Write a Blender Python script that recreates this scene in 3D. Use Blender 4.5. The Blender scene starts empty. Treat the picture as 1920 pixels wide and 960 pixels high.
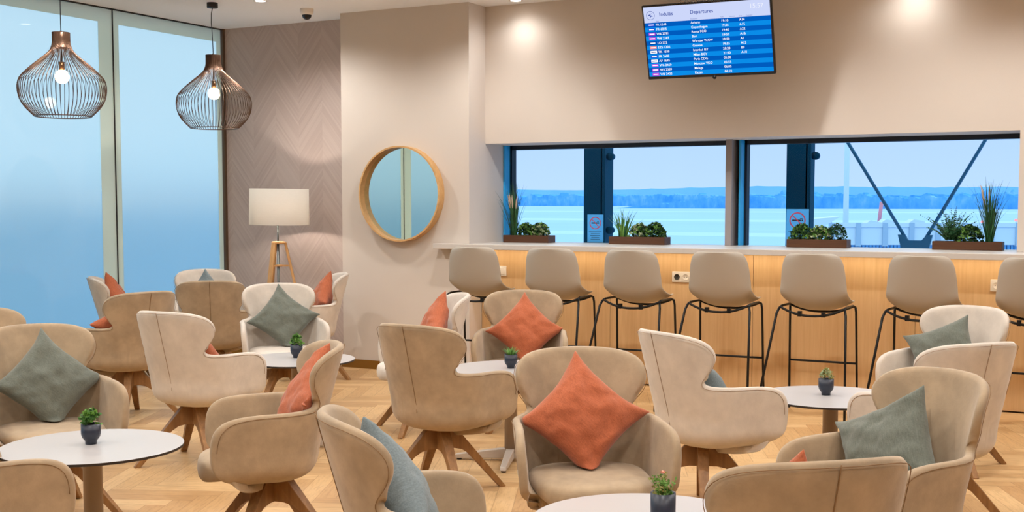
import bpy, math, random
from mathutils import Vector, Matrix, noise
from math import sin, cos, pi, radians as R, sqrt

random.seed(7)
scene = bpy.context.scene
COL = scene.collection

# ------------------------------------------------------------------ node helpers
def lin(r, g, b):
    f = lambda c: c / 12.92 if c <= .04045 else ((c + .055) / 1.055) ** 2.4
    return (f(r / 255), f(g / 255), f(b / 255), 1)

class G:
    def __init__(s, name):
        s.m = bpy.data.materials.new(name); s.m.use_nodes = True
        s.t = s.m.node_tree; s.t.nodes.clear()
        s.out = s.t.nodes.new('ShaderNodeOutputMaterial')
    def n(s, kind, ins=None, **kw):
        nd = s.t.nodes.new(kind)
        for k, v in kw.items(): setattr(nd, k, v)
        for k, v in (ins or {}).items(): s.set(nd.inputs[k], v)
        return nd
    def set(s, sock, v):
        if isinstance(v, bpy.types.NodeSocket): s.t.links.new(v, sock)
        else: sock.default_value = v
    def math(s, op, a, b=None, c=None):
        nd = s.t.nodes.new('ShaderNodeMath'); nd.operation = op
        s.set(nd.inputs[0], a)
        if b is not None: s.set(nd.inputs[1], b)
        if c is not None: s.set(nd.inputs[2], c)
        return nd.outputs[0]
    def mix(s, f, a, b, mode='MIX'):
        nd = s.t.nodes.new('ShaderNodeMix'); nd.data_type = 'RGBA'; nd.blend_type = mode
        s.set(nd.inputs['Factor'], f); s.set(nd.inputs['A'], a); s.set(nd.inputs['B'], b)
        return nd.outputs['Result']
    def ramp(s, f, stops):
        nd = s.t.nodes.new('ShaderNodeValToRGB'); el = nd.color_ramp.elements
        while len(el) < len(stops): el.new(.5)
        for e, (p, c) in zip(el, stops): e.position = p; e.color = c
        s.set(nd.inputs[0], f); return nd.outputs[0]
    def obj(s):
        return s.n('ShaderNodeTexCoord').outputs['Object']
    def geo(s):
        return s.n('ShaderNodeNewGeometry').outputs['Position']
    def noise(s, vec, scale, detail=3, rough=.5):
        return s.n('ShaderNodeTexNoise', {'Vector': vec, 'Scale': scale, 'Detail': detail, 'Roughness': rough}).outputs['Fac']
    def bump(s, h, strength=.2, dist=.01):
        return s.n('ShaderNodeBump', {'Height': h, 'Strength': strength, 'Distance': dist}).outputs['Normal']
    def bsdf(s, col, rough=.5, metal=0, normal=None, spec=.5, **kw):
        p = s.n('ShaderNodeBsdfPrincipled', {'Base Color': col, 'Roughness': rough, 'Metallic': metal, 'Specular IOR Level': spec})
        if normal is not None: s.set(p.inputs['Normal'], normal)
        for k, v in kw.items(): s.set(p.inputs[k.replace('_', ' ')], v)
        return p.outputs[0]
    def done(s, sh):
        s.t.links.new(sh, s.out.inputs['Surface']); return s.m

def plain(name, col, rough=.5, metal=0, spec=.5, var=0, scale=20):
    g = G(name)
    c = col
    if var:
        f = g.noise(g.obj(), scale, 4)
        c = g.mix(f, tuple(x * (1 - var) for x in col[:3]) + (1,), tuple(min(1, x * (1 + var)) for x in col[:3]) + (1,))
    return g.done(g.bsdf(c, rough, metal, spec=spec))

def suede(name, col, var=.13):
    g = G(name); o = g.obj()
    f = g.noise(o, 9, 5, .62); f2 = g.noise(o, 160, 3)
    dark = tuple(x * (1 - var) for x in col[:3]) + (1,); lite = tuple(min(1, x * (1 + var)) for x in col[:3]) + (1,)
    c = g.ramp(f, [(.32, dark), (.68, lite)])
    return g.done(g.bsdf(c, .82, 0, g.bump(f2, .12, .003), .25, Sheen_Weight=.25, Sheen_Roughness=.5))

def linen(name, col):
    g = G(name); o = g.obj()
    mp = g.n('ShaderNodeMapping', {'Vector': o, 'Scale': (1, .12, 1)}).outputs[0]
    mp2 = g.n('ShaderNodeMapping', {'Vector': o, 'Scale': (.12, 1, 1)}).outputs[0]
    f = g.math('ADD', g.noise(mp, 240, 2), g.noise(mp2, 240, 2))
    big = g.noise(o, 7, 3)
    dark = tuple(x * .82 for x in col[:3]) + (1,); lite = tuple(min(1, x * 1.14) for x in col[:3]) + (1,)
    c = g.ramp(g.math('MULTIPLY', f, .5), [(.35, dark), (.65, lite)])
    h = g.math('ADD', g.math('MULTIPLY', f, .12), big)
    return g.done(g.bsdf(c, .9, 0, g.bump(h, .22, .012), .15, Sheen_Weight=.2))

def wood(name, c1, c2, axis='Z', scale=1.0, rough=.45):
    g = G(name); o = g.obj()
    sc = {'X': (.05, 1, 1), 'Y': (1, .05, 1), 'Z': (1, 1, .05)}[axis]
    mp = g.n('ShaderNodeMapping', {'Vector': o, 'Scale': sc}).outputs[0]
    f = g.noise(mp, 55 * scale, 5, .6); f2 = g.noise(mp, 6 * scale, 2)
    c = g.ramp(g.math('ADD', g.math('MULTIPLY', f, .6), g.math('MULTIPLY', f2, .4)), [(.35, c1), (.65, c2)])
    return g.done(g.bsdf(c, rough, 0, g.bump(f, .06, .002), .4))

def emis(name, col, st):
    g = G(name)
    return g.done(g.n('ShaderNodeEmission', {'Color': col, 'Strength': st}).outputs[0])

def herringbone(name):
    """oak parquet laid in herringbone"""
    g = G(name); p = g.geo()
    mp = g.n('ShaderNodeMapping', {'Vector': p, 'Rotation': (0, 0, R(-27.7 + 4))}).outputs[0]
    sp = g.n('ShaderNodeSeparateXYZ', {'Vector': mp}); w = .098; n = 6.
    x = g.math('DIVIDE', sp.outputs[0], w); y = g.math('DIVIDE', sp.outputs[1], w)
    i = g.math('FLOOR', x); j = g.math('FLOOR', y); fx = g.math('SUBTRACT', x, i); fy = g.math('SUBTRACT', y, j)
    k = g.math('FLOORED_MODULO', g.math('SUBTRACT', i, j), 2 * n)
    hor = g.math('LESS_THAN', k, n - .5)
    # ids
    hid = g.math('ADD', g.math('MULTIPLY', g.math('SUBTRACT', i, k), 1.37), g.math('MULTIPLY', j, 7.13))
    j0 = g.math('SUBTRACT', j, g.math('SUBTRACT', 2 * n - 1, k))
    vid = g.math('ADD', g.math('MULTIPLY', i, 3.71), g.math('MULTIPLY', j0, 5.39))
    lerp = lambda a, b: g.math('ADD', g.math('MULTIPLY', hor, a), g.math('MULTIPLY', g.math('SUBTRACT', 1, hor), b))
    pid = lerp(hid, vid)
    rnd = g.n('ShaderNodeTexWhiteNoise', {'W': pid}, noise_dimensions='1D').outputs['Value']
    across = lerp(fy, fx)
    along = lerp(g.math('ADD', k, fx), g.math('ADD', g.math('SUBTRACT', 2 * n - 1, k), fy))
    edge = g.math('MINIMUM', g.math('MINIMUM', across, g.math('SUBTRACT', 1, across)),
                  g.math('MINIMUM', along, g.math('SUBTRACT', n, along)))
    vec = g.n('ShaderNodeCombineXYZ', {'X': g.math('MULTIPLY', along, .35), 'Y': g.math('MULTIPLY', across, 2.6), 'Z': g.math('MULTIPLY', rnd, 90)}).outputs[0]
    grain = g.noise(vec, 3.2, 6, .62)
    base = g.ramp(rnd, [(0, lin(186, 146, 100)), (.5, lin(200, 162, 114)), (1, lin(213, 178, 130))])
    gr = g.ramp(grain, [(.3, (.72, .66, .58, 1)), (.55, (1, 1, 1, 1)), (.8, (1.0, .98, .95, 1))])
    c = g.mix(.8, base, gr, 'MULTIPLY')
    seam = g.math('LESS_THAN', edge, .022)
    c = g.mix(g.math('MULTIPLY', seam, .35), c, lin(110, 70, 35))
    return g.done(g.bsdf(c, g.math('ADD', .36, g.math('MULTIPLY', grain, .15)), 0, g.bump(g.math('MINIMUM', edge, .05), .15, .004), .4))

def chevron_wall(name):
    """fine taupe chevron wall covering"""
    g = G(name); sp = g.n('ShaderNodeSeparateXYZ', {'Vector': g.geo()})
    W = .265
    x = g.math('DIVIDE', g.math('ADD', sp.outputs[0], 8.0), W); i = g.math('FLOOR', x); fx = g.math('SUBTRACT', x, i)
    odd = g.math('FLOORED_MODULO', i, 2)
    sgn = g.math('SUBTRACT', g.math('MULTIPLY', odd, 2), 1)
    t = g.math('ADD', sp.outputs[2], g.math('MULTIPLY', g.math('MULTIPLY', g.math('SUBTRACT', fx, .5), sgn), W * 1.25))
    v = g.math('DIVIDE', t, .026); r = g.math('FLOOR', v)
    rnd = g.n('ShaderNodeTexWhiteNoise', {'Vector': g.n('ShaderNodeCombineXYZ', {'X': i, 'Y': r}).outputs[0]}, noise_dimensions='2D').outputs['Value']
    vec = g.n('ShaderNodeCombineXYZ', {'X': g.math('MULTIPLY', v, 4), 'Y': g.math('MULTIPLY', fx, .5), 'Z': i}).outputs[0]
    gr = g.noise(vec, 1.6, 3)
    s = g.math('ADD', g.math('ADD', g.math('MULTIPLY', rnd, .28), .1), g.math('MULTIPLY', gr, .55))
    s = g.math('ADD', s, g.math('MULTIPLY', odd, .05))
    c = g.ramp(s, [(.2, lin(176, 158, 149)), (.5, lin(188, 170, 161)), (.85, lin(200, 184, 175))])
    return g.done(g.bsdf(c, .6, 0, None, .3))

def frosted(name):
    g = G(name)
    tr = g.n('ShaderNodeBsdfTranslucent', {'Color': (1, .99, .86, 1)}).outputs[0]
    rf = g.n('ShaderNodeBsdfRefraction', {'Color': (.99, .99, .87, 1), 'Roughness': .62, 'IOR': 1.25}).outputs[0]
    body = g.n('ShaderNodeMixShader', {0: .62}); g.t.links.new(tr, body.inputs[1]); g.t.links.new(rf, body.inputs[2])
    gl = g.n('ShaderNodeBsdfGlossy', {'Color': (.95, 1, 1, 1), 'Roughness': .015}).outputs[0]
    fr = g.n('ShaderNodeFresnel', {'IOR': 1.5}).outputs[0]
    o = g.n('ShaderNodeMixShader', {0: fr}); g.t.links.new(body.outputs[0], o.inputs[1]); g.t.links.new(gl, o.inputs[2])
    return g.done(o.outputs[0])

def edge_glass(name):
    g = G(name)
    d = g.n('ShaderNodeBsdfDiffuse', {'Color': lin(226, 229, 208)}).outputs[0]; t = g.n('ShaderNodeBsdfTranslucent', {'Color': (.85, .85, .62, 1)}).outputs[0]
    b = g.n('ShaderNodeMixShader', {0: .40}); g.t.links.new(d, b.inputs[1]); g.t.links.new(t, b.inputs[2])
    gl = g.n('ShaderNodeBsdfGlossy', {'Roughness': .02}).outputs[0]
    o = g.n('ShaderNodeMixShader', {0: g.n('ShaderNodeFresnel', {'IOR': 1.5}).outputs[0]}); g.t.links.new(b.outputs[0], o.inputs[1]); g.t.links.new(gl, o.inputs[2])
    return g.done(o.outputs[0])

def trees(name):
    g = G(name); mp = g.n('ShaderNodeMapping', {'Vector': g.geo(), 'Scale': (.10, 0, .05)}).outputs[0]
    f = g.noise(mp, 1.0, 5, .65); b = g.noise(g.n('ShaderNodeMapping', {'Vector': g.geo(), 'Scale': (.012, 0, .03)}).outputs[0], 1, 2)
    c = g.ramp(g.math('ADD', g.math('MULTIPLY', f, .55), g.math('MULTIPLY', b, .45)), [(.36, (.06, .32, .78, 1)), (.52, (.14, .44, .86, 1)), (.66, (.30, .58, .94, 1))])  # these blues have the distance haze painted in
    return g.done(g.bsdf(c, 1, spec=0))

def clear_film(name):
    g = G(name)
    return g.done(g.n('ShaderNodeBsdfTransparent', {'Color': (.92, .98, .97, 1)}).outputs[0])

def film(name):
    g = G(name)
    d = g.n('ShaderNodeBsdfDiffuse', {'Color': (.08, .24, .44, 1)}).outputs[0]; t = g.n('ShaderNodeBsdfTranslucent', {'Color': (.50, .84, 1, 1)}).outputs[0]
    b = g.n('ShaderNodeMixShader', {0: .75}); g.t.links.new(d, b.inputs[1]); g.t.links.new(t, b.inputs[2])
    return g.done(b.outputs[0])

def clear_glass(name):
    g = G(name)
    tr = g.n('ShaderNodeBsdfTransparent', {'Color': (.90, .96, 1, 1)}).outputs[0]
    gl = g.n('ShaderNodeBsdfGlossy', {'Color': (.9, .95, 1, 1), 'Roughness': .02}).outputs[0]
    fr = g.math('MULTIPLY', g.n('ShaderNodeFresnel', {'IOR': 1.35}).outputs[0], .2)
    o = g.n('ShaderNodeMixShader', {0: fr}); g.t.links.new(tr, o.inputs[1]); g.t.links.new(gl, o.inputs[2])
    return g.done(o.outputs[0])

def shade_fabric(name):
    g = G(name)
    f = g.noise(g.n('ShaderNodeMapping', {'Vector': g.obj(), 'Scale': (1, 1, 14)}).outputs[0], 30, 2)
    c = g.mix(f, (.90, .86, .80, 1), (.99, .95, .89, 1))
    d = g.n('ShaderNodeBsdfDiffuse', {'Color': c}).outputs[0]; t = g.n('ShaderNodeBsdfTranslucent', {'Color': c}).outputs[0]
    o = g.n('ShaderNodeMixShader', {0: .62}); g.t.links.new(d, o.inputs[1]); g.t.links.new(t, o.inputs[2])
    return g.done(o.outputs[0])

def screen_stripes(name):
    g = G(name); sp = g.n('ShaderNodeSeparateXYZ', {'Vector': g.obj()})
    # twelve alternating rows below the pale header band
    z = sp.outputs[2]
    row = g.math('FLOOR', g.math('DIVIDE', g.math('SUBTRACT', .147, z), .0332))
    odd = g.math('FLOORED_MODULO', row, 2)
    c = g.mix(odd, lin(0, 92, 190), lin(10, 140, 232))
    head = g.math('GREATER_THAN', z, .147)
    c = g.mix(head, c, lin(205, 215, 250))
    return g.done(g.n('ShaderNodeEmission', {'Color': c, 'Strength': 1.0}).outputs[0])

M = dict(
    tan=suede('tan_suede', lin(166, 145, 118), .16), cream=suede('cream_suede', lin(205, 195, 183), .10),
    seam=plain('seam_thread', lin(132, 102, 70), .9),
    seam_cream=plain('seam_thread_cream', lin(160, 136, 114), .9),
    oak_leg=wood('oak_leg', lin(116, 80, 45), lin(158, 114, 68), 'Z', .7),
    orange=linen('orange_linen', lin(174, 97, 66)), sage=linen('sage_linen', lin(106, 111, 102)),
    bluegrey=linen('blue_grey_linen', lin(116, 128, 132)),
    floor=herringbone('oak_herringbone'), ceiling=plain('ceiling_paint', lin(240, 240, 243), .9, var=.01),
    wall=plain('beige_paint', lin(211, 201, 191), .85, var=.015, scale=3),
    wall_w=plain('pale_paint', lin(214, 205, 198), .85, var=.015, scale=3),
    chev=chevron_wall('chevron_wallcovering'),
    base=plain('bronze_skirting', lin(140, 96, 30), .45, .3),
    clear=clear_film('outer_glass_face'), frost=frosted('frosted_glass'), glass=clear_glass('window_glass'),
    olive=edge_glass('glass_border'), dark=plain('dark_channel', lin(30, 26, 22), .5),
    bronze=plain('bronze_post', lin(96, 74, 56), .45, .3),
    winframe=plain('window_frame', lin(22, 30, 42), .4, .2),
    worktop=plain('worktop_stone', lin(206, 198, 190), .33, var=.05, scale=40),
    panel=wood('oak_panel', lin(200, 160, 112), lin(217, 181, 133), 'Z', .8, .5),
    led=emis('led_strip', (1, .84, .60, 1), 14),
    shell=plain('grey_beige_plastic', lin(172, 163, 150), .45, var=.01), blk=plain('black_metal', lin(18, 17, 17), .42, .4),
    white=plain('white_plastic', lin(232, 226, 220), .4), tabletop=plain('white_laminate', lin(180, 177, 177), .3, var=.015, scale=10),
    edge=plain('dark_edge', lin(40, 30, 24), .5), pole=plain('taupe_metal', lin(160, 140, 122), .38, .25),
    foot=plain('pale_metal', lin(190, 178, 166), .4, .2),
    pot=plain('navy_ceramic', lin(38, 44, 58), .35), soil=plain('soil', lin(40, 28, 20), .95, var=.4, scale=120),
    leafb=plain('leaf_mid', lin(72, 118, 52), .55, var=.35, scale=25), leaf=plain('leaf_green', lin(108, 154, 66), .55, var=.35, scale=25), leaf2=plain('leaf_dark', lin(38, 76, 36), .55, var=.4, scale=25),
    leaf3=plain('leaf_olive', lin(150, 148, 84), .6, var=.3, scale=25), leafpale=plain('leaf_pale', lin(176, 190, 150), .6, var=.2, scale=25),
    fern=plain('fern_green', lin(54, 110, 66), .55, var=.3, scale=25), plume=plain('plume', lin(206, 180, 160), .8),
    flower=plain('pink_petal', lin(236, 160, 140), .6),
    crate=wood('planter_wood', lin(64, 38, 22), lin(92, 57, 34), 'X', .8, .55), crate_end=plain('planter_end', lin(70, 92, 120), .5),
    ring=wood('mirror_ring', lin(196, 150, 96), lin(222, 180, 124), 'X', .5, .4),
    mirror=plain('mirror_silver', (.72, .80, .75, 1), .01, 1),
    shade=shade_fabric('lamp_linen'), lampwood=wood('lamp_wood', lin(190, 140, 86), lin(222, 176, 120), 'Z', .7),
    steel=plain('brushed_steel', lin(120, 124, 122), .35, .7),
    cage=plain('bronze_cage', lin(104, 78, 62), .32, .75), bulb=emis('bulb_glow', (1, .80, .55, 1), 14),
    socket=plain('brass_socket', lin(120, 84, 54), .35, .7),
    downlight=emis('downlight_glow', (1, .93, .84, 1), 9), dome=plain('smoked_dome', lin(24, 22, 22), .12),
    bezel=plain('tv_bezel', lin(12, 12, 15), .3), tvscreen=screen_stripes('departure_rows'),
    e_white=emis('screen_white', (1, 1, 1, 1), 1.1), e_navy=emis('screen_navy', lin(44, 72, 160), 1),
    e_blue=emis('screen_blue', lin(36, 72, 214), 1), e_mag=emis('screen_magenta', lin(196, 60, 222), 1),
    e_sal=emis('screen_salmon', lin(240, 140, 140), 1), e_dark=emis('screen_deep', lin(10, 50, 160), 1),
    e_clock=emis('screen_clock', lin(236, 240, 255), 1),
    sticker=film('sticker_film'), st_red=plain('sticker_red', lin(196, 60, 84), .5), st_blk=plain('sticker_ink', lin(28, 34, 60), .5),
    cheek=plain('blue_daylight_cheek', (.03, .42, .86, 1), .4),  # blue daylight on the white frame is put into this colour
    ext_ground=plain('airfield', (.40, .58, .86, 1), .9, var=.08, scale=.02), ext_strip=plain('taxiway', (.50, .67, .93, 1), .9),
    ext_tree=trees('winter_trees_hazed'), ext_hill=plain('far_hill_hazed', (.28, .58, .96, 1), 1, spec=0, var=.1, scale=.01),  # distance haze is put into the blue of trees and hill
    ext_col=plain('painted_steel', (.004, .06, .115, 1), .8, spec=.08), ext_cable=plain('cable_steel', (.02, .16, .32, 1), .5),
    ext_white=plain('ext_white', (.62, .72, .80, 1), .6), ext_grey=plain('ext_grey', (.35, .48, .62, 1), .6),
    ext_red=plain('ext_red', (.70, .25, .32, 1), .5), ext_blue=plain('ext_deep_blue', (.10, .34, .64, 1), .6),
    ext_red_lamp=emis('red_lamp', (1, .25, .3, 1), 2),
)

# ------------------------------------------------------------------ mesh helpers
class MB:
    def __init__(s): s.v = []; s.f = []; s.mi = []; s.cur = 0
    def add(s, vs, fs):
        o = len(s.v); s.v += [tuple(v) for v in vs]
        s.f += [tuple(i + o for i in f) for f in fs]; s.mi += [s.cur] * len(fs)
        return s
    def box(s, x0, x1, y0, y1, z0, z1):
        return s.add([(x, y, z) for z in (z0, z1) for y in (y0, y1) for x in (x0, x1)],
                     [(0, 2, 3, 1), (4, 5, 7, 6), (0, 1, 5, 4), (2, 6, 7, 3), (0, 4, 6, 2), (1, 3, 7, 5)])
    def tube(s, pts, r, n=8, closed=False, cap=True):
        pts = [Vector(p) for p in pts]; rr = r if isinstance(r, (list, tuple)) else [r] * len(pts)
        vs = []; N = len(pts); up = None
        for i, p in enumerate(pts):
            if closed: d = pts[(i + 1) % N] - pts[i - 1]
            else: d = pts[min(i + 1, N - 1)] - pts[max(i - 1, 0)]
            d.normalize()
            if up is None:
                up = Vector((0, 0, 1)) if abs(d.z) < .9 else Vector((1, 0, 0))
            a = d.cross(up); a = a.normalized() if a.length > 1e-5 else d.orthogonal().normalized()
            b = a.cross(d).normalized(); up = b
            for k in range(n):
                t = 2 * pi * k / n; vs.append(p + a * (cos(t) * rr[i]) + b * (sin(t) * rr[i]))
        fs = []
        for i in range(N if closed else N - 1):
            for k in range(n):
                a0 = i * n + k; a1 = i * n + (k + 1) % n; j = (i + 1) % N
                fs.append((a0, a1, j * n + (k + 1) % n, j * n + k))
        if cap and not closed:
            fs.append(tuple(range(n))[::-1]); fs.append(tuple((N - 1) * n + k for k in range(n)))
        return s.add(vs, fs)
    def lathe(s, prof, n=32, c=(0, 0, 0), axis='Z', a0=0, a1=2 * pi):
        vs = []; full = abs(a1 - a0 - 2 * pi) < 1e-6; m = n if full else n + 1
        for (r, z) in prof:
            for k in range(m):
                t = a0 + (a1 - a0) * k / n; p = (r * cos(t), r * sin(t), z)
                if axis == 'Y': p = (p[0], -p[2], p[1])
                vs.append((p[0] + c[0], p[1] + c[1], p[2] + c[2]))
        fs = []
        for i in range(len(prof) - 1):
            for k in range(n):
                k2 = (k + 1) % m
                fs.append((i * m + k, i * m + k2, (i + 1) * m + k2, (i + 1) * m + k))
        return s.add(vs, fs)
    def prism(s, poly, z0, z1, fn=None):
        """poly (a,b) extruded between z0 and z1; fn maps (a,b,z) to a point"""
        fn = fn or (lambda a, b, z: (a, b, z)); n = len(poly)
        vs = [fn(a, b, z0) for a, b in poly] + [fn(a, b, z1) for a, b in poly]
        fs = [tuple(range(n))[::-1], tuple(range(n, 2 * n))] + [(i, (i + 1) % n, n + (i + 1) % n, n + i) for i in range(n)]
        return s.add(vs, fs)
    def mesh(s, name, mats, smooth=False):
        me = bpy.data.meshes.new(name); me.from_pydata(s.v, [], s.f)
        for m in (mats if isinstance(mats, list) else [mats]): me.materials.append(m)
        me.polygons.foreach_set('material_index', s.mi)
        if smooth: me.polygons.foreach_set('use_smooth', [True] * len(s.f))
        me.update(); return me
    def build(s, name, mats, parent=None, smooth=False):
        return link(name, s.mesh(name, mats, smooth), parent)

def link(name, data, parent=None):
    o = bpy.data.objects.new(name, data); COL.objects.link(o)
    if parent is not None: o.parent = parent
    return o

def baked(me, name, mods, smooth=True):
    """apply modifiers once so copies share plain mesh data"""
    o = bpy.data.objects.new('tmp', me); COL.objects.link(o)
    for kind, kw in mods:
        m = o.modifiers.new(kind, kind)
        for k, v in kw.items(): setattr(m, k, v)
    dg = bpy.context.evaluated_depsgraph_get(); dg.update()
    out = bpy.data.meshes.new_from_object(o.evaluated_get(dg)); out.name = name
    bpy.data.objects.remove(o)
    if smooth: out.polygons.foreach_set('use_smooth', [True] * len(out.polygons))
    return out

def fix_normals(me):
    import bmesh
    bm = bmesh.new(); bm.from_mesh(me); bmesh.ops.recalc_face_normals(bm, faces=bm.faces[:]); bm.to_mesh(me); bm.free()
    return me

def empty(name, loc=(0, 0, 0), rz=0):
    o = bpy.data.objects.new(name, None); COL.objects.link(o); o.empty_display_size = .1
    o.location = loc; o.rotation_euler = (0, 0, rz); return o

def tag(o, label, cat, group=None, kind=None):
    o['label'] = label; o['category'] = cat
    if group: o['group'] = group
    if kind: o['kind'] = kind
    return o

def struct(o):
    o['kind'] = 'structure'; return o

def copy_tree(o, parent=None):
    c = o.copy(); COL.objects.link(c); c.parent = parent
    for k in list(o.children):
        copy_tree(k, c)
    return c

def remat(o, table):
    """give a copied tree its own colour: swap shared meshes"""
    if o.type == 'MESH' and o.data in table: o.data = table[o.data]
    for k in o.children: remat(k, table)

def bev(w=.004, seg=2): return ('BEVEL', dict(width=w, segments=seg, limit_method='ANGLE', angle_limit=R(35)))

def bar(mb, p0, p1, w, h):
    """rectangular bar from p0 to p1"""
    p0, p1 = Vector(p0), Vector(p1); d = (p1 - p0).normalized()
    a = d.cross(Vector((0, 0, 1))); a = a.normalized() if a.length > 1e-4 else Vector((1, 0, 0)); b = a.cross(d)
    vs = [p + a * (i * w / 2) + b * (j * h / 2) for p in (p0, p1) for i, j in ((-1, -1), (1, -1), (1, 1), (-1, 1))]
    return mb.add(vs, [(0, 1, 2, 3)[::-1], (4, 5, 6, 7), (0, 1, 5, 4), (1, 2, 6, 5), (2, 3, 7, 6), (3, 0, 4, 7)])

# ------------------------------------------------------------------ camera
F = 2265.0; YAW = R(27.7); PIT = math.atan(160 / F)
cam = bpy.data.cameras.new('camera'); cam.sensor_width = 36; cam.lens = 36 * F / 1920
cam.shift_y = 60 / 1920; cam.clip_end = 20000; cam.clip_start = .05
co = bpy.data.objects.new('camera', cam); COL.objects.link(co)
co.location = (0, 0, 1.45); co.rotation_euler = (pi / 2 - PIT, 0, YAW)
scene.camera = co

# ------------------------------------------------------------------ room shell
XG, YH, YB, YC, YW, XC, ZC = -7.83, 9.0, 9.0, 8.72, 9.45, -4.98, 3.09
XR, YBK = 3.5, -3.0
struct(MB().box(XG - .1, XR, YBK, YW + .1, -.1, 0).build('floor', M['floor']))
struct(MB().box(XG - .1, XR, YBK, YW + .1, ZC, ZC + .1).build('ceiling', M['ceiling']))
struct(MB().box(XG, -6.263, YB, YB + .15, 0, ZC).build('wall_lamp', M['chev']))
mb = MB(); mb.box(-6.263, XC - .004, YC, YW + .05, 0, ZC); struct(mb.build('wall_mirror', M['wall']))
mb = MB(); mb.box(XC - .004, XC, YC + .001, YW + .05, 0, ZC); struct(mb.build('wall_reveal', M['wall_w']))
XP = -.79
struct(MB().box(XC, XR, YH, YW + .1, 1.946, ZC).build('wall_window', M['wall']))
struct(MB().box(XP, XR, YH, YW + .1, 1.111, 1.946).build('wall_pier', M['wall']))
struct(MB().box(XC, XR, YH + .05, YW + .1, 0, 1.06).build('wall_apron', M['wall']))
struct(MB().box(XR, XR + .1, YBK, YW, 0, ZC).build('wall_right', M['wall_w']))
struct(MB().box(XG, XR, YBK - .1, YBK, 0, ZC).build('wall_back', M['wall_w']))
struct(MB().box(-6.275, XC, YC - .012, YC, 0, .075).build('baseboard_mirror', M['base']))
struct(MB().box(XG, -6.263, YB - .012, YB, 0, .075).build('baseboard_lamp', M['base']))

# window band
def window(name, x0, x1):
    fr = MB(); t = .035
    fr.box(x0, x0 + t, YW - .03, YW + .05, 1.11, 1.946); fr.box(x1 - t * .2, x1, YW - .03, YW + .05, 1.11, 1.946)
    fr.box(x0, x1, YW - .03, YW + .05, 1.91, 1.946); fr.box(x0, x1, YW - .03, YW + .05, 1.085, 1.108)
    o = struct(fr.build(name, M['winframe']))
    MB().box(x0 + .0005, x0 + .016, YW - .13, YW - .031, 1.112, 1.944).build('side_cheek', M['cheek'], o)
    MB().box(x0 + t, x1 - t * .2, YW + .005, YW + .017, 1.108, 1.91).build('window_pane', M['glass'], o)
    return o
window('window_1', XC, -2.958); window('window_2', -2.868, XP)
struct(MB().box(-2.955, -2.905, YW - .20, YW + .02, 1.11, 1.946).build('trim_1', plain('mullion_grey', lin(150, 142, 142), .6)))
struct(MB().box(-2.905, -2.868, YW - .03, YW + .02, 1.11, 1.946).build('trim_2', M['winframe']))

# glass wall
wl = struct(MB().box(XG - .03, XG + .012, YBK, YB, ZC - .012, ZC).build('wall_left', M['dark']))
muls = [7.612, 5.26, 2.9, .55, -1.8]
edges = [YB - .03] + muls + [YBK]
for a, b in zip(edges[1:], edges[:-1]):
    y0, y1 = a + .006, b - .006
    fm = MB(); L, Rr, T = .062, .20, .115
    fm.box(XG - .012, XG + .004, y0, y0 + L * 1.0, 0, ZC - .012); fm.box(XG - .012, XG + .004, y1 - .155 if b < YB - .1 else y1 - .06, y1, 0, ZC - .012)
    yb = y1 - (.155 if b < YB - .1 else .06)
    fm.box(XG - .012, XG + .004, y0 + L, yb, ZC - .012 - T, ZC - .012); fm.box(XG - .012, XG + .004, y0 + L, yb, 0, .09)
    fm.mi = [1 if q % 6 == 5 else 0 for q in range(len(fm.f))]; fm.build('glass_border', [M['clear'], M['olive']], wl)
    pn = MB().box(XG - .010, XG + .002, y0 + L, yb, .09, ZC - .012 - T); pn.mi[5] = 1; pn.build('frosted_pane', [M['clear'], M['frost']], wl)
mm = MB()
for y in muls: mm.box(XG - .015, XG + .008, y - .006, y + .006, 0, ZC - .012)
mm.build('joint_strip', M['dark'], wl)
struct(MB().box(XG - .03, XG + .03, YB - .03, YB - .001, 0, ZC).build('trim_3', M['bronze']))

# ------------------------------------------------------------------ lounge chairs
A0, A1, BB, LEAN, SQ, ARM_T = .283, .325, .20, .11, .475, -.045
def shell_pt(s, z, k=1):
    sg = 1 if s >= 0 else -1; s = abs(s)
    zr = min(1.2, max(0, (z - .42) / .40)); a = A0 + (A1 - A0) * zr
    if s < SQ:
        ph = s / SQ * pi / 2; x = a * sin(ph); y = BB * cos(ph); w = .3 + .7 * cos(ph)
    else:
        q = (s - SQ) / .3; x = a - ARM_T * q * q; y = -(s - SQ) * 1.12; w = .3 * max(0, 1 - q)
    y += LEAN * zr * w
    return Vector((sg * x * k, y * k, z))

RIM = [(0, .848), (.10, .846), (.19, .838), (.255, .822), (.300, .798), (.325, .766), (.328, .734), (.317, .705), (.296, .679), (.271, .656), (.253, .635),
       (.251, .616), (.268, .604), (.310, .599), (.37, .598), (.45, .597), (.53, .595), (.60, .590), (.66, .575), (.696, .54), (.709, .49), (.710, .44), (.707, .39), (.698, .345), (.665, .312), (.60, .294)]
SBOT = [0, .03, .07, .095, .105, .112, .12, .135, .15, .17, .19, .212, .24, .275, .32, .38, .45, .52, .57, .60, .62, .635, .64, .64, .62, .60]
KS, KZ = .965, .0508            # body size, and how far it is carried up on the legs
def body(mb):
    mb.v = [(x * KS, y * KS, z * KS + KZ) for x, y, z in mb.v]; return mb
def dens(pts, m):
    out = []
    P = [pts[0]] + list(pts) + [pts[-1]]
    for i in range(len(pts) - 1):
        p0, p1, p2, p3 = [Vector(P[i + k]) for k in range(4)]
        for j in range(m):
            t = j / m
            out.append(.5 * ((2 * p1) + (-p0 + p2) * t + (2 * p0 - 5 * p1 + 4 * p2 - p3) * t * t + (-p0 + 3 * p1 - 3 * p2 + p3) * t ** 3))
    out.append(Vector(pts[-1])); return out
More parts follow.
